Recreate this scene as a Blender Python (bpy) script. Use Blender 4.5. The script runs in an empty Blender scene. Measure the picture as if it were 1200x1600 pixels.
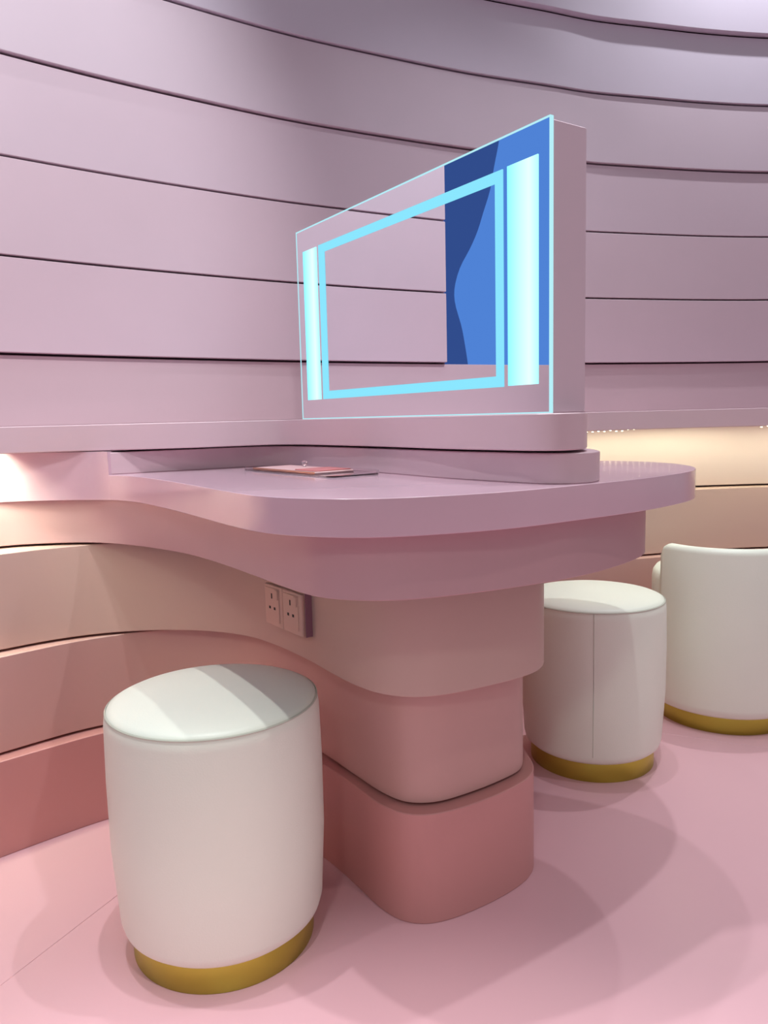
import bpy, bmesh, math, random
from mathutils import Vector, Matrix
random.seed(7)
SC = bpy.context.scene
COL = SC.collection
M = .215            # height of one plank row
EYE = .911
# ------------------------------------------------------------------ camera
F = 1200.0
PITCH = math.atan(148 / F); ROLL = math.radians(1.43)
fwd = Vector((0, math.cos(PITCH), -math.sin(PITCH)))
r0 = Vector((1, 0, 0)); u0 = r0.cross(fwd)
cr, sr = math.cos(ROLL), math.sin(ROLL)
RX = cr * r0 - sr * u0; UX = sr * r0 + cr * u0
cam = bpy.data.cameras.new('camera'); camo = bpy.data.objects.new('camera', cam); COL.objects.link(camo)
m3 = Matrix((RX, UX, -fwd)).transposed()
camo.matrix_world = Matrix.Translation((0, 0, EYE)) @ m3.to_4x4()
cam.sensor_fit = 'VERTICAL'; cam.sensor_height = 36.0; cam.lens = F / 1600 * 36.0
cam.clip_start = .02; cam.clip_end = 60
SC.camera = camo
# ------------------------------------------------------------------ world, lights, exposure
vs = SC.view_settings
vs.view_transform = 'Standard'; vs.look = 'None'; vs.gamma = 1; vs.use_curve_mapping = False
vs.exposure = 0.0
W = bpy.data.worlds.new('world'); SC.world = W; W.use_nodes = True
bg = W.node_tree.nodes['Background']
bg.inputs[0].default_value = (.90, .94, 1.0, 1); bg.inputs[1].default_value = .38

def spot(name, loc, target, power, color=(1, .97, .98), size=70, blend=.6, radius=.02):
    l = bpy.data.lights.new(name, 'SPOT'); l.energy = power; l.color = color
    l.spot_size = math.radians(size); l.spot_blend = blend; l.shadow_soft_size = radius
    o = bpy.data.objects.new(name, l); COL.objects.link(o); o.location = loc
    o.rotation_euler = (Vector(target) - Vector(loc)).to_track_quat('-Z', 'Y').to_euler()
    return o
spot('downlight_or_fill', (.55, 1.20, 2.8), (.60, 1.2, 0), 56, (.90, 1, 1), size=92)
spot('downlight_or_fill', (.50, 1.95, 2.8), (.60, 1.6, 0), 31, (.92, .96, 1), size=92)
spot('downlight_or_fill', (-.22, 1.12, 2.8), (-.22, .95, 0), 62, (.94, 1, 1), size=62)
spot('downlight_or_fill', (-.62, 1.16, 2.8), (-.45, .8, 0), 60, (.95, 1, 1), size=62)
spot('downlight_or_fill', (1.55, 1.15, 2.8), (1.2, 1.2, 0), 26, (1, .95, 1), size=92)  # added fill from the right, thins the counter's shadow on the floor
spot('downlight_or_fill', (-.1, .20, 2.8), (-.1, .25, 0), 170, (1, .98, .95), size=44)  # added fill: bright pool on the near floor, bounces onto stool and pedestal
spot('downlight_or_fill', (.9, .2, 2.8), (.8, .5, 0), 24, (1, .85, .8), size=60)  # another added fill, lightens the shaded floor on the right
spot('wall_washer', (-.72, 1.50, 3.0), (-.90, 1.78, 2.0), 22, (.97, 1, 1), size=60, blend=1, radius=.02)
spot('wall_washer', (1.30, 2.44, 3.0), (1.30, 2.68, 1.7), 80, (.92, .98, 1), size=100, blend=1, radius=.02)
spot('wall_fill_spot', (.1, .1, 2.9), (-.85, 1.75, 1.62), 172, (.95, 1, 1), size=42, blend=.8, radius=.05)  # added fill that brightens the left wall but spares the floor
spot('front_fill_spot', (-.5, -1.4, 2.6), (-.1, 1.4, .45), 36, (.85, 1, .92), size=34, blend=.9, radius=.12)  # unseen fill added on the camera side to brighten pedestal and stools

# ------------------------------------------------------------------ materials
def srgb(r, g, b):
    f = lambda c: (c / 255 / 12.92) if c / 255 <= .04045 else ((c / 255 + .055) / 1.055) ** 2.4
    return (f(r), f(g), f(b), 1)
def mat(name, col, rough=.5, metal=0, spec=.5, var=.03, scale=6, bump=0, bscale=200, coat=0):
    m = bpy.data.materials.new(name); m.use_nodes = True
    nt = m.node_tree; b = nt.nodes['Principled BSDF']
    b.inputs['Roughness'].default_value = rough; b.inputs['Metallic'].default_value = metal
    b.inputs['Specular IOR Level'].default_value = spec
    if coat: b.inputs['Coat Weight'].default_value = coat; b.inputs['Coat Roughness'].default_value = .09
    tc = nt.nodes.new('ShaderNodeTexCoord')
    n = nt.nodes.new('ShaderNodeTexNoise'); n.inputs['Scale'].default_value = scale; n.inputs['Detail'].default_value = 4
    nt.links.new(tc.outputs['Object'], n.inputs['Vector'])
    mx = nt.nodes.new('ShaderNodeMix'); mx.data_type = 'RGBA'
    mx.inputs['A'].default_value = tuple(c * (1 - var) for c in col[:3]) + (1,)
    mx.inputs['B'].default_value = tuple(min(1, c * (1 + var)) for c in col[:3]) + (1,)
    nt.links.new(n.outputs['Fac'], mx.inputs['Factor']); nt.links.new(mx.outputs['Result'], b.inputs['Base Color'])
    if bump:
        n2 = nt.nodes.new('ShaderNodeTexNoise'); n2.inputs['Scale'].default_value = bscale; n2.inputs['Detail'].default_value = 3
        nt.links.new(tc.outputs['Object'], n2.inputs['Vector'])
        bp = nt.nodes.new('ShaderNodeBump'); bp.inputs['Strength'].default_value = bump; bp.inputs['Distance'].default_value = .002
        nt.links.new(n2.outputs['Fac'], bp.inputs['Height']); nt.links.new(bp.outputs['Normal'], b.inputs['Normal'])
    return m
def emis(name, col, strength):
    m = bpy.data.materials.new(name); m.use_nodes = True
    nt = m.node_tree; nt.nodes.remove(nt.nodes['Principled BSDF'])
    e = nt.nodes.new('ShaderNodeEmission'); e.inputs[0].default_value = col; e.inputs[1].default_value = strength
    nt.links.new(e.outputs[0], nt.nodes['Material Output'].inputs[0]); return m

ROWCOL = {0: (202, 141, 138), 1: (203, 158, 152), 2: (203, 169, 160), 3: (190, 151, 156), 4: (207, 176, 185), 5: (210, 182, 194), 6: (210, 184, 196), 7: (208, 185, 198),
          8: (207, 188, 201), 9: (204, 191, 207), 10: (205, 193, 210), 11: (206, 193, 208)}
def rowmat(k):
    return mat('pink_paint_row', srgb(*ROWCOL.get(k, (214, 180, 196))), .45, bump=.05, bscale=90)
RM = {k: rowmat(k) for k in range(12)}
M_DESK = mat('pink_counter_paint', srgb(212, 176, 190), .17, coat=.35)
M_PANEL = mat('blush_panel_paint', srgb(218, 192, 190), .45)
M_GROOVE = mat('groove_shadow_board', srgb(70, 36, 50), .8)
M_FLOOR = mat('pink_vinyl_floor', srgb(222, 174, 184), .33, var=.04, scale=2.2)
M_VINYL = mat('cream_leatherette', srgb(240, 241, 227), .42, bump=.12, bscale=350)
M_PIPE = mat('cream_seam_thread', srgb(205, 205, 190), .6)
M_GOLD = mat('brushed_brass', srgb(196, 188, 84), .40, metal=1, var=.06)
M_SOCK = mat('blush_socket_plastic', srgb(216, 178, 166), .35)
M_HOLE = mat('socket_hole_dark', srgb(25, 12, 12), .7)
M_ACR = None

# ------------------------------------------------------------------ object helpers
def link(name, me, parent=None, mats=()):
    o = bpy.data.objects.new(name, me); COL.objects.link(o)
    for m in mats: me.materials.append(m)
    if parent is not None: o.parent = parent
    return o
def empty(name, loc=(0, 0, 0)):
    o = bpy.data.objects.new(name, None); COL.objects.link(o); o.location = loc; o.empty_display_size = .05
    return o
def tag(o, label=None, cat=None, group=None, kind=None):
    if label: o['label'] = label
    if cat: o['category'] = cat
    if group: o['group'] = group
    if kind: o['kind'] = kind
    return o
def child(o, parent):
    """keep world placement of meshes authored in world space under an offset empty"""
    o.parent = parent
    if o.type == 'MESH':
        o.data.transform(Matrix.Translation(-parent.location)); 
    return o

def spline(pts, step=.012, smooth=2, closed=False):
    P = [Vector((p[0], p[1])) for p in pts]; n = len(P); out = []
    rng = range(n if closed else n - 1)
    for i in rng:
        if closed: a, b, c, d = P[i - 1], P[i], P[(i + 1) % n], P[(i + 2) % n]
        else: a, b, c, d = P[max(i - 1, 0)], P[i], P[i + 1], P[min(i + 2, n - 1)]
        if not closed and i == 0: a = b - (c - b)
        if not closed and i == n - 2: d = c + (c - b)
        # centripetal Catmull-Rom
        t0 = 0; t1 = t0 + max((b - a).length, 1e-6) ** .5; t2 = t1 + max((c - b).length, 1e-6) ** .5; t3 = t2 + max((d - c).length, 1e-6) ** .5
        k = max(2, int((c - b).length / step))
        for j in range(k):
            t = t1 + (t2 - t1) * j / k
            A1 = a * ((t1 - t) / (t1 - t0)) + b * ((t - t0) / (t1 - t0))
            A2 = b * ((t2 - t) / (t2 - t1)) + c * ((t - t1) / (t2 - t1))
            A3 = c * ((t3 - t) / (t3 - t2)) + d * ((t - t2) / (t3 - t2))
            B1 = A1 * ((t2 - t) / (t2 - t0)) + A2 * ((t - t0) / (t2 - t0))
            B2 = A2 * ((t3 - t) / (t3 - t1)) + A3 * ((t - t1) / (t3 - t1))
            out.append(B1 * ((t2 - t) / (t2 - t1)) + B2 * ((t - t1) / (t2 - t1)))
    if not closed: out.append(P[-1])
    for _ in range(smooth):
        q = list(out)
        for i in (range(len(q)) if closed else range(1, len(q) - 1)):
            out[i] = q[i - 1] * .25 + q[i] * .5 + q[(i + 1) % len(q)] * .25
    return out
def offset(c, d):
    """shift an open curve sideways: positive = to the left of its direction (away from the camera when it runs left to right)"""
    out = []
    for i, p in enumerate(c):
        t = (c[min(i + 1, len(c) - 1)] - c[max(i - 1, 0)]); t.normalize()
        out.append(p + Vector((-t.y, t.x)) * d)
    return out
def area2(poly):
    return sum(poly[i].x * poly[(i + 1) % len(poly)].y - poly[(i + 1) % len(poly)].x * poly[i].y for i in range(len(poly)))
def prism_bm(poly, z0, z1, b=.0015, bm=None, corners=()):
    """closed outline -> solid with softened rims; sides smooth, caps flat"""
    if area2(poly) < 0: poly = list(reversed(poly))
    clean = []
    for p in poly:
        if not clean or (p - clean[-1]).length > 1e-4: clean.append(p)
    if (clean[0] - clean[-1]).length < 1e-4: clean.pop()
    poly = clean; n = len(poly)
    nrm = []; sharp = []
    for i in range(n):
        d1 = (poly[i] - poly[i - 1]).normalized(); d2 = (poly[(i + 1) % n] - poly[i]).normalized()
        n1 = Vector((d1.y, -d1.x)); n2 = Vector((d2.y, -d2.x)); s = (n1 + n2)
        s = s.normalized() if s.length > 1e-3 else n1
        nrm.append(s / max(.5, s.dot(n1))); sharp.append(d1.dot(d2) < .82)
    own = bm is None
    if own: bm = bmesh.new()
    levels = [(z0, b), (z0 + b, 0), (z1 - b, 0), (z1, b)] if b > 0 else [(z0, 0), (z1, 0)]
    rings = [[bm.verts.new((p.x - q.x * ins, p.y - q.y * ins, z)) for p, q in zip(poly, nrm)] for z, ins in levels]
    for a, c in zip(rings, rings[1:]):
        for i in range(n):
            f = bm.faces.new((a[i], a[(i + 1) % n], c[(i + 1) % n], c[i])); f.smooth = True
    for ring, rev in ((rings[0], True), (rings[-1], False)):
        f = bm.faces.new(list(reversed(ring)) if rev else ring); f.smooth = False
    bm.edges.ensure_lookup_table()
    for e in bm.edges:
        if len(e.link_faces) == 2:
            if (not e.link_faces[0].smooth) or (not e.link_faces[1].smooth): e.smooth = False
            else:
                if e.calc_face_angle(0) > math.radians(50): e.smooth = False
    for a, c in zip(rings, rings[1:]):
        for i in range(n):
            if sharp[i]:
                e = bm.edges.get((a[i], c[i]))
                if e: e.smooth = False
    if b > 0:                                   # flat-looking faces with a crisp softened rim
        for ring in (rings[1], rings[2]):
            for i in range(n):
                e = bm.edges.get((ring[i], ring[(i + 1) % n]))
                if e: e.smooth = False
    return bm
def bm_obj(name, bm, m, parent=None):
    me = bpy.data.meshes.new(name); bm.to_mesh(me); bm.free()
    o = link(name, me, None, [m] if m else [])
    if parent is not None: child(o, parent)
    return o
def prism(name, poly, z0, z1, m, parent=None, b=.0015):
    return bm_obj(name, prism_bm(poly, z0, z1, b), m, parent)
def strip_poly(front, thick, d0=0):
    f = offset(front, d0) if d0 else front
    return list(f) + list(reversed(offset(f, thick)))
def lathe(name, prof, m, parent, seg=96, cx=0, cy=0):
    bm = bmesh.new(); rings = []
    for r, z in prof:
        if r < 1e-6: rings.append([bm.verts.new((cx, cy, z))])
        else: rings.append([bm.verts.new((cx + r * math.cos(2 * math.pi * i / seg), cy + r * math.sin(2 * math.pi * i / seg), z)) for i in range(seg)])
    for a, c in zip(rings, rings[1:]):
        for i in range(seg):
            j = (i + 1) % seg
            if len(a) == 1: f = bm.faces.new((a[0], c[j], c[i]))
            elif len(c) == 1: f = bm.faces.new((a[i], a[j], c[0]))
            else: f = bm.faces.new((a[i], a[j], c[j], c[i]))
            f.smooth = True
    bmesh.ops.recalc_face_normals(bm, faces=bm.faces)
    for e in bm.edges:
        if len(e.link_faces) == 2 and e.calc_face_angle(0) > math.radians(45): e.smooth = False
    me = bpy.data.meshes.new(name); bm.to_mesh(me); bm.free()
    return link(name, me, parent, [m])
def box_bm(bm, x0, x1, y0, y1, z0, z1, b=0):
    vs_ = [bm.verts.new((x, y, z)) for z in (z0, z1) for y in (y0, y1) for x in (x0, x1)]
    fs = [bm.faces.new([vs_[i] for i in q]) for q in ((0, 2, 3, 1), (4, 5, 7, 6), (0, 1, 5, 4), (2, 6, 7, 3), (0, 4, 6, 2), (1, 3, 7, 5))]
    if b: bmesh.ops.bevel(bm, geom=list({e for f in fs for e in f.edges}), offset=b, segments=2, profile=.5, affect='EDGES')
    return bm
def box(name, ext, m, parent, b=0):
    bm = bmesh.new(); box_bm(bm, *ext, b)
    me = bpy.data.meshes.new(name); bm.to_mesh(me); bm.free()
    return link(name, me, parent, [m])

# ------------------------------------------------------------------ plan curves (metres, left to right)
WALL = [(-1.20, 1.43), (-1.06, 1.57), (-.955, 1.665), (-.845, 1.757), (-.665, 1.905), (-.475, 2.045), (-.236, 2.205), (.022, 2.345), (.29, 2.475), (.54, 2.572),
        (.694, 2.634), (.88, 2.685), (1.12, 2.745), (1.37, 2.787), (1.7, 2.80), (2.05, 2.76), (2.4, 2.65), (2.8, 2.45)]
LEDGE = [(-1.36, .98), (-1.24, 1.16), (-1.10, 1.33), (-.97, 1.49), (-.885, 1.60), (-.80, 1.662), (-.70, 1.69), (-.605, 1.704), (-.429, 1.742), (-.31, 1.80), (-.245, 1.81), (-.176, 1.76), (-.09, 1.65), (.003, 1.520),
         (.114, 1.345), (.20, 1.238), (.235, 1.20), (.270, 1.184), (.306, 1.197), (.330, 1.240), (.343, 1.31), (.350, 1.5), (.36, 1.75), (.42, 2.1), (.52, 2.32), (.63, 2.37), (.78, 2.42),
         (.95, 2.465), (1.109, 2.48), (1.305, 2.475), (1.7, 2.46), (2.1, 2.41), (2.5, 2.28)]
RISER = [(-.612, 1.694), (-.448, 1.79), (-.37, 1.835), (-.30, 1.862), (-.235, 1.84), (-.16, 1.76), (.003, 1.535), (.114, 1.366), (.20, 1.262), (.24, 1.218), (.275, 1.196), (.31, 1.200), (.34, 1.222), (.354, 1.252)]
SLAB_L = [(-1.42, 1.13), (-1.30, 1.30), (-1.15, 1.46), (-1.0, 1.60), (-.93, 1.66), (-.853, 1.698), (-.768, 1.707), (-.69, 1.706), (-.612, 1.688)]
SLAB = [(-.612, 1.688), (-.560, 1.655), (-.502, 1.594), (-.420, 1.481), (-.345, 1.369), (-.261, 1.238), (-.193, 1.142), (-.149, 1.103), (-.091, 1.072), (-.045, 1.058), (0, 1.055), (.09, 1.073), (.187, 1.110), (.297, 1.178),
        (.426, 1.266), (.523, 1.355), (.570, 1.410), (.598, 1.465), (.612, 1.53), (.605, 1.62), (.569, 1.698), (.50, 1.757), (.40, 1.81), (.28, 1.87), (.18, 1.98), (.14, 2.2), (.14, 2.36)]
TIERS = {
 3: [(-1.38, 1.10), (-1.25, 1.27), (-1.10, 1.44), (-.97, 1.58), (-.90, 1.65), (-.848, 1.688), (-.778, 1.706), (-.661, 1.704), (-.563, 1.664), (-.459, 1.592), (-.391, 1.527), (-.302, 1.412), (-.222, 1.295), (-.155, 1.194), (-.099, 1.127), (-.041, 1.100),
     (.015, 1.095), (.092, 1.115), (.194, 1.159), (.31, 1.226), (.395, 1.300), (.455, 1.368), (.490, 1.425), (.506, 1.50), (.50, 1.58), (.46, 1.66), (.38, 1.75), (.27, 1.84), (.18, 1.96), (.14, 2.15), (.14, 2.33)],
 2: [(-1.32, 1.06), (-1.2, 1.24), (-1.05, 1.42), (-.93, 1.545), (-.841, 1.620), (-.791, 1.663), (-.736, 1.700), (-.672, 1.729), (-.603, 1.745), (-.515, 1.748), (-.405, 1.727), (-.31, 1.677), (-.236, 1.600), (-.162, 1.500), (-.105, 1.408), (-.054, 1.335), (-.008, 1.292),
     (.047, 1.274), (.103, 1.285), (.175, 1.320), (.245, 1.363), (.288, 1.405), (.307, 1.46), (.310, 1.55), (.28, 1.75), (.24, 2.0), (.22, 2.3)],
 1: [(-1.30, 1.03), (-1.18, 1.21), (-1.03, 1.385), (-.92, 1.50), (-.836, 1.577), (-.780, 1.630), (-.717, 1.685), (-.650, 1.727), (-.57, 1.762), (-.46, 1.775), (-.35, 1.745), (-.25, 1.665), (-.145, 1.542), (-.063, 1.423), (-.013, 1.355), (.028, 1.320),
     (.080, 1.318), (.154, 1.356), (.218, 1.402), (.255, 1.437), (.268, 1.475), (.268, 1.56), (.25, 1.75), (.22, 2.0), (.20, 2.3)],
 0: [(-1.28, 1.00), (-1.16, 1.18), (-1.01, 1.355), (-.91, 1.465), (-.832, 1.538), (-.760, 1.603), (-.669, 1.678), (-.58, 1.730), (-.46, 1.752), (-.35, 1.715), (-.23, 1.600), (-.130, 1.488), (-.066, 1.396), (-.022, 1.330), (.012, 1.297),
     (.051, 1.285), (.098, 1.295), (.173, 1.336), (.232, 1.380), (.270, 1.420), (.288, 1.465), (.286, 1.52), (.275, 1.62), (.25, 1.85), (.22, 2.1), (.20, 2.3)],
}
BACK = [Vector((-.3, 2.33)), Vector((-.62, 2.16)), Vector((-.95, 1.92)), Vector((-1.25, 1.66)), Vector((-1.48, 1.30))]

# ------------------------------------------------------------------ mirror plane (needed for the end of the wall beside the blue screen)
MR = Vector((.2603, 1.2)); MD = Vector((-.55015, .83507)); MN = Vector((-.83507, -.55015)); MW = .820; MH = .436

# ------------------------------------------------------------------ floor
fl = empty('floor'); tag(fl, kind='structure')
ax = Vector((.428, .904)).normalized(); bx_ = Vector((ax.y, -ax.x)); org = Vector((-.650, 1.159))
for i in range(-3, 4):
    for j in range(-2, 3):
        a0 = -1.55 + (i % 2) * .0 + j * 3.0; b0 = i * 1.5
        q = [org + ax * (a0 + da) + bx_ * (b0 + db) for da, db in ((.0006, .0006), (2.9994, .0006), (2.9994, 1.4994), (.0006, 1.4994))]
        prism('floor_panel', [Vector(p) for p in q], -.02, 0, M_FLOOR, fl, b=.0004)
bm = bmesh.new(); box_bm(bm, -8, 8, -8, 8, -.04, -.021); bm_obj('screed', bm, M_GROOVE, fl)

# ------------------------------------------------------------------ wall of stacked curved planks
wall = empty('wall_back'); tag(wall, kind='structure')
wc = spline(WALL, smooth=4)
# the planks above the fifth joint stop just outside the frame on the left, beside the blue screen
def cut(c, x): return [p for p in c if p.x >= x]
XEND = -.868
ROWOFF = {4: .016, 5: .0, 6: .0, 7: .0, 8: -.010, 9: -.017, 10: -.040, 11: -.065}
for k in range(4, 12):
    c = offset(wc, ROWOFF[k])
    if k >= 5: c = [Vector((-.905, 1.767 - max(0, -ROWOFF[k]) * .5))] + cut(c, XEND)
    z0 = EYE if k == 4 else k * M + .0028
    prism('plank', strip_poly(c, .03), z0, (k + 1) * M - .0028, RM[k], wall, b=.0012)
prism('groove_backing', strip_poly(cut(offset(wc, .036), XEND - .035), .05), EYE, 12 * M, M_GROOVE, wall, b=0)
# lower planks on the right of the counter
LOW = {3: [(.20, 2.36), (.42, 2.46), (.65, 2.55), (.874, 2.612), (1.086, 2.645), (1.213, 2.657), (1.337, 2.657), (1.7, 2.64), (2.1, 2.58), (2.5, 2.43)],
       2: [(.24, 2.30), (.42, 2.39), (.65, 2.47), (.874, 2.531), (.98, 2.562), (1.15, 2.598), (1.325, 2.615), (1.7, 2.60), (2.1, 2.54), (2.5, 2.39)],
       1: [(.24, 2.27), (.42, 2.36), (.65, 2.44), (.874, 2.501), (.98, 2.532), (1.15, 2.568), (1.325, 2.585), (1.7, 2.57), (2.1, 2.51), (2.5, 2.36)],
       0: [(.24, 2.24), (.42, 2.33), (.65, 2.41), (.874, 2.471), (.98, 2.502), (1.15, 2.538), (1.325, 2.555), (1.7, 2.54), (2.1, 2.48), (2.5, 2.33)]}
for k, c in LOW.items():
    cc = spline(c, smooth=2)
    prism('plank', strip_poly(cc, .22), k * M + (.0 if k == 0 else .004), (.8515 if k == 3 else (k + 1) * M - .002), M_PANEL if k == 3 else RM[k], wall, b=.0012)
    if k: prism('groove_backing', strip_poly(offset(cc, .03), .18), k * M - .003, k * M + .005, M_GROOVE, wall, b=0)

# ------------------------------------------------------------------ vanity counter
vc = empty('vanity_counter', (.05, 1.5, 0))
tag(vc, 'pink curved built-in vanity counter stepping down in rounded tiers to the floor', 'counter')
for k in (0, 1, 2, 3):
    c = spline(TIERS[k], smooth=2)
    z0 = k * M + (0 if k == 0 else .0); z1 = (.745 if k == 3 else (k + 1) * M - .0055)
    if k == 3:
        c = [p + Vector((0, .020 * max(0, min(1, (-.45 - p.x) / .25)))) for p in c]
    prism('support_tier', c + BACK, z0, z1, RM[k], vc)
    if k: prism('shadow_gap', offset(c, .03) + [b + Vector((.0, -.05)) for b in BACK], k * M - .006, k * M + .0005, M_GROOVE, vc, b=0)
allc = spline(SLAB_L + SLAB[1:], smooth=2)
ci = next(i for i, p in enumerate(allc) if p.x >= -.612 and p.y > 1.6)
sl = allc[:ci + 1]; sr_ = allc[ci:]; ex = sl[-1].x
prism('end_panel', sl + [Vector((ex, 1.92)), Vector((-.95, 1.86)), Vector((-1.3, 1.6)), Vector((-1.52, 1.25))], .745, .8515, M_DESK, vc, b=0)
prism('desk_top', sr_ + [Vector((-.3, 2.33)), Vector((ex, 2.12))], .745, .80, M_DESK, vc, b=.0008)
rs = spline(RISER, smooth=1) + [Vector((.358, 1.30)), Vector((.352, 1.5)), Vector((.33, 1.75)), Vector((.2, 2.05)), Vector((.12, 2.3)), Vector((-.3, 2.30)), Vector((-.60, 2.08))]
prism('back_riser', rs, .80, .8485, RM[4], vc)

# ------------------------------------------------------------------ ledge
lc = spline(LEDGE, smooth=3)
ledge = empty('display_ledge', (0, 1.8, .853)); tag(ledge, 'long lilac pink shelf ledge running along the wall and under the mirror', 'ledge')
lback = offset(cut(wc, -1.3), .02)
prism('shelf_board', lc + list(reversed(lback)), .853, EYE, RM[4], ledge, b=.0018)

# ------------------------------------------------------------------ vanity mirror
mir = empty('vanity_mirror', (MR.x, MR.y, EYE))
tag(mir, 'rectangular wall-box mirror with glowing cyan frame and two light bars', 'mirror')
mir.rotation_euler = (0, 0, math.atan2(-MD.y, -MD.x))      # local +x runs from the far corner to the near corner
# local frame: x from -MW (far, left) to 0 (near, right); +y = into the cabinet; front at y=0
def lx(u): return -MW + u
# cabinet with rounded rear corner
def rr(x0, x1, y0, y1, r, corners=(1, 1, 1, 1), seg=8):
    out = []
    for (cx, cy, a0), on in zip(((x1 - r, y0 + r, -90), (x1 - r, y1 - r, 0), (x0 + r, y1 - r, 90), (x0 + r, y0 + r, 180)), corners):
        if on:
            for i in range(seg + 1):
                a = math.radians(a0 + 90 * i / seg); out.append(Vector((cx + r * math.cos(a), cy + r * math.sin(a))))
        else:
            sx = x1 if cx > (x0 + x1) / 2 else x0; sy = y0 if cy < (y0 + y1) / 2 else y1
            out.append(Vector((sx, sy)))
    return out
cab = prism('cabinet', rr(-MW + .002, -.0015, .006, .088, .012, (0, 1, 1, 0)), 0, MH - .001, RM[5]); cab.parent = mir
g = box('mirror_glass', (-MW, 0, 0, .006, 0, MH), None, mir)
mm = bpy.data.materials.new('silvered_glass'); mm.use_nodes = True
b_ = mm.node_tree.nodes['Principled BSDF']; b_.inputs['Metallic'].default_value = 1; b_.inputs['Roughness'].default_value = 0.0
b_.inputs['Base Color'].default_value = (.86, .88, .93, 1)
g.data.materials.clear(); g.data.materials.append(mm)
CY = emis('cyan_edge_light', (.50, .92, 1.0, 1), .95)
CY2 = emis('cyan_frame_light', (.26, .80, 1.0, 1), 1.0)
# light bars: brighter core drifting to white towards one side
def barmat():
    m = bpy.data.materials.new('cyan_bar_light'); m.use_nodes = True; nt = m.node_tree
    nt.nodes.remove(nt.nodes['Principled BSDF'])
    e = nt.nodes.new('ShaderNodeEmission'); e.inputs[1].default_value = 1.35
    tc = nt.nodes.new('ShaderNodeTexCoord'); sp = nt.nodes.new('ShaderNodeSeparateXYZ'); cr_ = nt.nodes.new('ShaderNodeValToRGB')
    nt.links.new(tc.outputs['Generated'], sp.inputs[0]); nt.links.new(sp.outputs['X'], cr_.inputs[0])
    cr_.color_ramp.elements[0].color = (.22, .78, 1, 1); cr_.color_ramp.elements[1].color = (.38, .9, 1, 1)
    el = cr_.color_ramp.elements.new(.72); el.color = (.62, 1.0, .95, 1)
    nt.links.new(cr_.outputs[0], e.inputs[0]); nt.links.new(e.outputs[0], nt.nodes['Material Output'].inputs[0]); return m
BAR = barmat()
def plate(name, x0, x1, z0, z1, m, th=.0012):
    return box(name, (x0, x1, -th, -.0001, z0, z1), m, mir)
plate('light_bar', lx(.030), lx(.094), .045, .388, BAR)
plate('light_bar', lx(.728), lx(.796), .046, .390, BAR)
bm = bmesh.new()
fu0, fu1, fz0, fz1, fb = lx(.105), lx(.717), .045, .389, .018
for e in ((fu0, fu1, fz0, fz0 + fb), (fu0, fu1, fz1 - fb, fz1), (fu0, fu0 + .026, fz0 + fb, fz1 - fb), (fu1 - .018, fu1, fz0 + fb, fz1 - fb)):
    box_bm(bm, e[0], e[1], -.0012, -.0001, e[2], e[3])
me = bpy.data.meshes.new('light_frame'); bm.to_mesh(me); bm.free(); link('light_frame', me, mir, [CY2])
for nm, e in (('glass_rim_light', (-MW - .0016, -MW, -.001, .0065, 0, MH)), ('glass_rim_light', (0, .0014, -.001, .0065, 0, MH)),
              ('glass_rim_light', (-MW - .0016, .0014, -.001, .0065, MH, MH + .0024)), ('glass_rim_light', (-MW, 0, -.002, 0, 0, .0022))):
    box(nm, e, CY, mir)

# ------------------------------------------------------------------ blue screen recess beyond the left edge, seen in the mirror
scr = empty('blue_screen', (-1.2, 1.6, .98))
tag(scr, 'glowing blue screen with a wavy navy edge, seen reflected in the mirror', 'screen')
S0 = Vector((-.885, 1.815)); S1 = Vector((-1.55, 1.12)); sd = (S1 - S0).normalized(); sn = Vector((sd.y, -sd.x))   # sn points away from the room
if sn.y < 0: sn = -sn
def scrpoly(a, b, d0, d1): return [S0 + sd * a + sn * d0, S0 + sd * b + sn * d0, S0 + sd * b + sn * d1, S0 + sd * a + sn * d1]
BLUE = emis('blue_screen_glow', srgb(88, 142, 226), .95)
prism('screen_panel', scrpoly(-.01, .95, .03, .05), .95, 2.5, BLUE, scr, b=0)
# wavy navy panel: wave edge measured in the mirror reflection
def refl_hit(px, py):
    a = (px - 600) / F; b = (800 - py) / F
    d = fwd + a * RX + b * UX; o = Vector((0, 0, EYE))
    n3 = Vector((MN.x, MN.y, 0)); P0 = Vector((MR.x, MR.y, EYE))
    t = (P0 - o).dot(n3) / d.dot(n3); P = o + d * t; d2 = d - 2 * d.dot(n3) * n3
    q0 = Vector((S0.x, S0.y, 0)); nn = Vector((sn.x, sn.y, 0))
    t2 = (q0 - P).dot(nn) / d2.dot(nn); Q = P + d2 * t2
    return (Vector((Q.x, Q.y)) - S0).dot(sd), Q.z
wave = [refl_hit(*p) for p in ((786, 170), (779, 225), (771.6, 262), (766, 297), (755, 332), (746.7, 360), (733.7, 390), (718.5, 418), (711, 444), (709.5, 461), (712, 480), (720.7, 507), (725, 530), (729, 554), (731.5, 572), (734, 600))]
print('wave', [(round(a, 3), round(z, 3)) for a, z in wave])
print('wall end', refl_hit(690, 450), refl_hit(686, 300))
wp = spline([(a, z) for a, z in wave], step=.02, smooth=1)
bm = bmesh.new(); outl = [Vector((-.01, wp[0].y))] + wp + [Vector((-.01, wp[-1].y))]
v3 = lambda a, z, d: bm.verts.new(((S0 + sd * a + sn * d).x, (S0 + sd * a + sn * d).y, z))
fr = [v3(p.x, p.y, 0) for p in outl]; bk = [v3(p.x, p.y, .012) for p in outl]
bm.faces.new(fr); bm.faces.new(list(reversed(bk)))
for i in range(len(fr)): bm.faces.new((fr[i], bk[i], bk[(i + 1) % len(fr)], fr[(i + 1) % len(fr)]))
bmesh.ops.recalc_face_normals(bm, faces=bm.faces)
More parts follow.
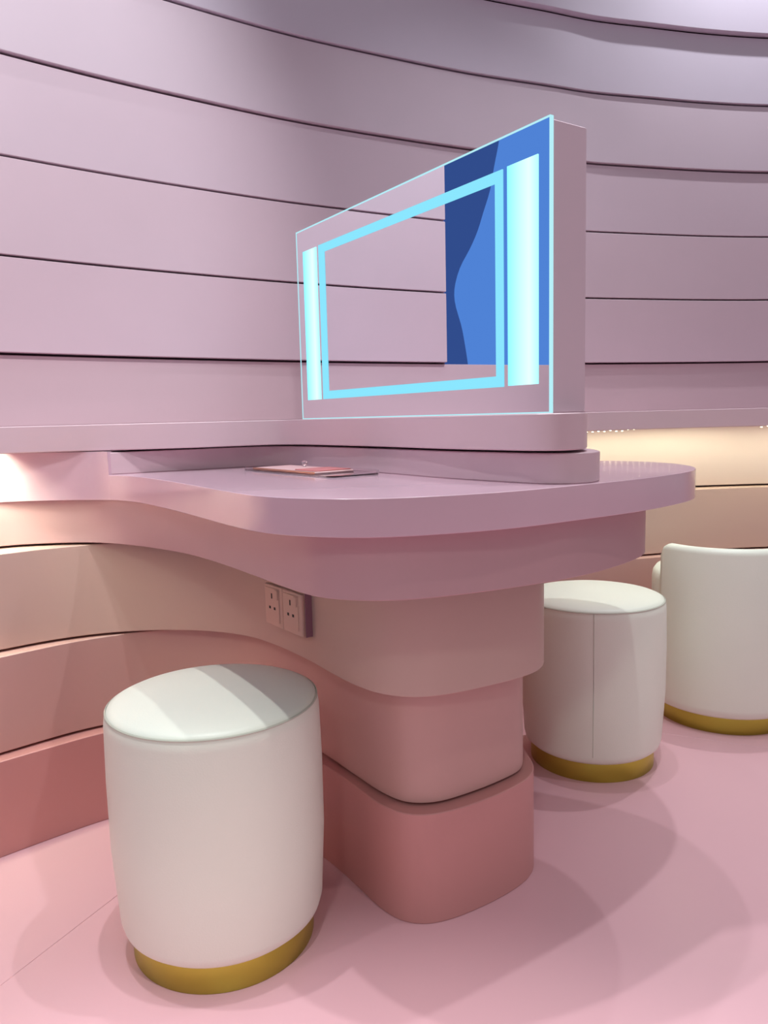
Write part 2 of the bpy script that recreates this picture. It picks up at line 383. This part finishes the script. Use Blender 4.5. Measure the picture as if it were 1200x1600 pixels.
NAVY = emis('navy_screen_glow', srgb(58, 88, 156), .85)
bm_obj('wavy_panel', bm, NAVY, scr)

# ------------------------------------------------------------------ stools
def stool(name, label, x, y, rot, h=.434, rt=.182, group='round cream stools'):
    t = empty(name, (x, y, 0)); t.rotation_euler = (0, 0, rot)
    tag(t, label, 'stool', group)
    rb = rt - .006
    body = [(0, .046), (rb - .03, .046), (rb - .014, .049), (rb - .004, .058), (rb, .072), (rt + .0015, .20), (rt + .002, .32), (rt, h - .02), (rt - .0015, h - .007), (rt - .0045, h)]
    lathe('upholstered_body', body, M_VINYL, t)
    top = [(rt - .0045, h - .0005), (rt - .006, h + .003), (rt - .016, h + .0075), (rt - .04, h + .013), (rt - .08, h + .018), (rt - .13, h + .0205), (0, h + .021)]
    lathe('seat_pad', top, M_VINYL, t)
    # welt where the pad meets the side, and a vertical side seam
    seg = 96; bm = bmesh.new()
    def tube(bm, path, r, closed):
        n = len(path); rings = []
        for i, p in enumerate(path):
            a = path[i - 1] if (i or closed) else p; b = path[(i + 1) % n] if (i < n - 1 or closed) else p
            d = (b - a).normalized(); q = d.to_track_quat('Z', 'Y')
            rings.append([bm.verts.new(p + q @ Vector((r * math.cos(2 * math.pi * j / 6), r * math.sin(2 * math.pi * j / 6), 0))) for j in range(6)])
        for i in range(n if closed else n - 1):
            A, B = rings[i], rings[(i + 1) % n]
            for j in range(6):
                try:
                    f = bm.faces.new((A[j], A[(j + 1) % 6], B[(j + 1) % 6], B[j])); f.smooth = True
                except ValueError: pass
    rows = []
    for rr_, zz in ((rt - .0040, h - .0022), (rt - .0020, h - .0008), (rt - .0020, h + .0006), (rt - .0046, h + .0022)):
        rows.append([bm.verts.new((rr_ * math.cos(2 * math.pi * i / seg), rr_ * math.sin(2 * math.pi * i / seg), zz)) for i in range(seg)])
    for A, B in zip(rows, rows[1:]):
        for i in range(seg):
            f = bm.faces.new((A[i], A[(i + 1) % seg], B[(i + 1) % seg], B[i])); f.smooth = True
    me = bpy.data.meshes.new('welt'); bm.to_mesh(me); bm.free(); link('welt', me, t, [M_PIPE])
    bm = bmesh.new(); tube(bm, [Vector((r + .0002, 0, z)) for r, z in body[4:]], .0009, False)
    me = bpy.data.meshes.new('side_seam'); bm.to_mesh(me); bm.free(); link('side_seam', me, t, [M_PIPE])
    rg = rt - .024
    lathe('brass_plinth', [(0, 0), (rg - .001, 0), (rg, .001), (rg, .047), (0, .047)], M_GOLD, t)
    return t
stool('round_stool', 'large cream leatherette stool in the foreground left of the pedestal', -.304, 1.285, math.radians(60))
stool('round_stool', 'cream leatherette stool with visible front seam right of the pedestal', .538, 1.959, math.radians(-104))

# ------------------------------------------------------------------ tub chair
ch = empty('tub_chair', (1.010, 2.245, 0))
tag(ch, 'cream leatherette tub chair with low curved back at the right edge', 'chair')
R_ = .205
lathe('seat_drum', [(0, .046), (R_ - .035, .046), (R_ - .015, .050), (R_ - .006, .062), (R_ - .003, .09), (R_ - .001, .25), (R_, .41), (R_ - .003, .430), (R_ - .012, .443), (R_ - .035, .452), (R_ - .09, .457), (0, .459)], M_VINYL, ch)
lathe('brass_plinth', [(0, 0), (R_ - .019, 0), (R_ - .018, .001), (R_ - .018, .047), (0, .047)], M_GOLD, ch)
# back shell: swept section with rounded rim and rounded ends
bm = bmesh.new(); A0, A1 = math.radians(193), math.radians(372); NS = 72
rings = []
for i in range(NS + 1):
    u = i / NS; a = A0 + (A1 - A0) * u
    s = min(u, 1 - u) * (A1 - A0) * R_                   # arc length from the nearer end
    rc = .030
    drop = rc - math.sqrt(max(0, rc * rc - (rc - min(s, rc)) ** 2))      # rounded upper corners
    ztop = .532 - drop; th = .036
    thf = min(1.0, .45 + s / .02 * .55)
    ro = R_ + .010; ri = ro - th * thf; mid = (ro + ri) / 2; hw = (ro - ri) / 2
    prof = [(ro - .012, .052), (ro - .003, .060), (ro, .078), (ro + .001, .25), (ro, ztop - hw)]
    for j in range(1, 8):
        b = math.pi * j / 8; prof.append((mid + hw * math.cos(b), ztop - hw + hw * math.sin(b)))
    prof += [(ri, ztop - hw), (ri, .40), (ri, .052)]
    rings.append([bm.verts.new((r * math.cos(a), r * math.sin(a), z)) for r, z in prof])
n = len(rings[0])
for A, B in zip(rings, rings[1:]):
    for j in range(n):
        f = bm.faces.new((A[j], B[j], B[(j + 1) % n], A[(j + 1) % n])); f.smooth = True
bm.faces.new(list(reversed(rings[0]))); bm.faces.new(rings[-1])
bmesh.ops.recalc_face_normals(bm, faces=bm.faces)
me = bpy.data.meshes.new('backrest_shell'); bm.to_mesh(me); bm.free(); link('backrest_shell', me, ch, [M_VINYL])

# ------------------------------------------------------------------ sockets on the second-highest tier
SA = Vector((-.252, 1.618)); SB = Vector((-.148, 1.476)); sx = (SB - SA).normalized()
sock = empty('socket_box', (SB.x, SB.y, .546))
tag(sock, 'blush pink twin power socket box mounted under the desk edge', 'socket')
sock.rotation_euler = (0, 0, math.atan2(sx.y, sx.x))
# local: +x towards camera-right end, -y out of the wall
box('surface_box', (-.156, 0, -.014, .006, -.062, .035), M_SOCK, sock, b=.001)
side = box('shaded_box_end', (0.0002, .0012, -.014, .012, -.061, .034), mat('shaded_socket_plastic', srgb(150, 105, 122), .5), sock)  # shade on the box's right side, put into a darker mauve colour
for i in range(2):
    x0 = -.153 + i * .0765
    fp = box('socket_faceplate', (x0, x0 + .0755, -.0215, -.0141, -.060, .026), M_SOCK, sock, b=.0022)
    rk = box('raised_panel', (x0 + .006, x0 + .064, -.0232, -.0214, -.050, .020), M_SOCK, fp, b=.0008)
    sw = box('rocker_switch', (x0 + .052, x0 + .062, -.0262, -.0230, -.001, .019), M_SOCK, fp, b=.001)
    for px_, pz_, w_, h_ in ((.034, .0035, .0022, .0055), (.025, -.0215, .0034, .0028), (.045, -.0215, .0034, .0028)):
        box('pin_hole', (x0 + px_ - w_, x0 + px_ + w_, -.0236, -.0231, pz_ - h_, pz_ + h_), M_HOLE, fp)

# ------------------------------------------------------------------ acrylic tray with pink card palette on the desk
def acrylic():
    m = bpy.data.materials.new('clear_acrylic'); m.use_nodes = True; nt = m.node_tree
    b = nt.nodes['Principled BSDF']; b.inputs['Transmission Weight'].default_value = 1; b.inputs['Roughness'].default_value = .02
    b.inputs['IOR'].default_value = 1.33; b.inputs['Base Color'].default_value = (1, .98, .99, 1); return m
ACR = acrylic()
TC = Vector((-.160, 1.622))
tr = empty('acrylic_tray', (TC.x, TC.y, .80)); tag(tr, 'clear flat acrylic tray lying on the desk before the mirror', 'tray')
tdir = Vector((-.001 + .343, 1.506 - 1.80)); 
tr.rotation_euler = (0, 0, math.atan2(-.30, .224))
TL, TWd = .187, .061
def rrring(name, hx, hy, r, th, z0, z1, m, parent):
    out = rr(-hx, hx, -hy, hy, r); inn = rr(-hx + th, hx - th, -hy + th, hy - th, max(.002, r - th)); bm = bmesh.new(); n = len(out)
    A = [[bm.verts.new((p.x, p.y, z)) for p in q] for q, z in ((out, z0), (out, z1), (inn, z1), (inn, z0))]
    for k in range(4):
        P, Q = A[k], A[(k + 1) % 4]
        for i in range(n): f = bm.faces.new((P[i], P[(i + 1) % n], Q[(i + 1) % n], Q[i]))
    bmesh.ops.recalc_face_normals(bm, faces=bm.faces)
    me = bpy.data.meshes.new(name); bm.to_mesh(me); bm.free(); return link(name, me, parent, [m])
o = prism('tray_base', rr(-TL, TL, -TWd, TWd, .022), .0005, .003, ACR); o.parent = tr
rrring('tray_rim', TL, TWd, .022, .003, .0031, .0085, ACR, tr)
cd = empty('pink_palette', (TC.x, TC.y, .8032)); tag(cd, 'flat rose pink palette case lying inside the clear tray', 'palette'); cd.rotation_euler = tr.rotation_euler
o = prism('palette_case', rr(-.145, .110, -.048, .046, .006), 0, .0045, mat('rose_case', srgb(232, 188, 190), .3)); o.parent = cd
o = prism('rose_lid', rr(.02, .106, -.043, .041, .003), .0046, .0066, mat('rose_lid_plastic', srgb(205, 120, 120), .3)); o.parent = cd
o = prism('copper_trim', rr(-.147, .112, -.0505, -.0482, .001), 0, .0045, mat('copper_trim', srgb(214, 150, 110), .3, metal=.7)); o.parent = cd
lathe('clear_knob', [(0, .0046), (.004, .0046), (.003, .008), (.007, .012), (.006, .016), (0, .018)], ACR, cd, seg=20, cx=-.06, cy=.030)

# ------------------------------------------------------------------ LED strips under the ledge
WARM = emis('warm_white_diode', (1, .90, .62, 1), 14)
M_STRIP = mat('white_strip_tape', srgb(235, 232, 220), .5)
dm = bpy.data.meshes.new('diode'); bmt = bmesh.new(); box_bm(bmt, -.0025, .0025, -.0025, .0025, -.0012, 0, .0003); bmt.to_mesh(dm); bmt.free(); dm.materials.append(WARM)
def led(label, xa, xb, setback, power, n_l, tilt=.12,  spacing=.022, sag=None, aim=None):
    c = [p for p in offset(lc, setback) if xa <= p.x <= xb and (p.y > 2.25 if xb > 0 else True)]
    t = empty('led_strip', (c[0].x, c[0].y, .853)); tag(t, label, 'light strip', 'warm LED strips under the ledge')
    poly = list(c) + list(reversed(offset(c, .008)))
    prism('strip_tape', poly, .8526, .8529, M_STRIP, t, b=0)
    L = [0]
    for p, q in zip(c, c[1:]): L.append(L[-1] + (q - p).length)
    def at(s):
        for i in range(len(L) - 1):
            if L[i + 1] >= s: return c[i].lerp(c[i + 1], (s - L[i]) / max(1e-6, L[i + 1] - L[i]))
        return c[-1]
    s = .008
    while s < L[-1]:
        p = at(s); o = bpy.data.objects.new('diode', dm); COL.objects.link(o); o.parent = t
        o.location = Vector((p.x, p.y + .004, .8526 - (sag(p) if sag else 0))) - t.location
        s += spacing
    for i in range(n_l):
        p = at(L[-1] * (i + .5) / n_l)
        l = bpy.data.lights.new('strip_glow', 'AREA'); l.shape = 'RECTANGLE'; l.size = L[-1] / n_l; l.size_y = .012
        l.energy = power; l.color = (.88, 1.0, .68)
        a = at(L[-1] * (i + .4) / n_l); b = at(L[-1] * (i + .6) / n_l); d = (b - a).normalized()
        o = bpy.data.objects.new('strip_glow', l); COL.objects.link(o); o.parent = t
        back = Vector((-d.y, d.x, 0)); zl = (Vector((0, 0, 1)) - back * tilt).normalized()    # shines down and towards the wall
        xl = Vector((d.x, d.y, 0)); yl = zl.cross(xl)
        o.matrix_local = Matrix.Translation(Vector((p.x, p.y, .846)) - t.location) @ Matrix((xl, yl, zl)).transposed().to_4x4()
    return t
led('warm LED strip under the shelf ledge right of the mirror, over the cream lit panel', .56, 2.3, .07, .36, 8, sag=lambda p: random.choice((.0042, .0012, .0030, .0006)) if (p.x < .84 or p.x > 1.25) else 0)
led('warm LED strip under the shelf ledge at the far left edge', -1.22, -.832, .010, 2.3, 3, tilt=.9, sag=lambda p: .0045 if p.x < -.845 else 0)
print('objects', len(bpy.data.objects))
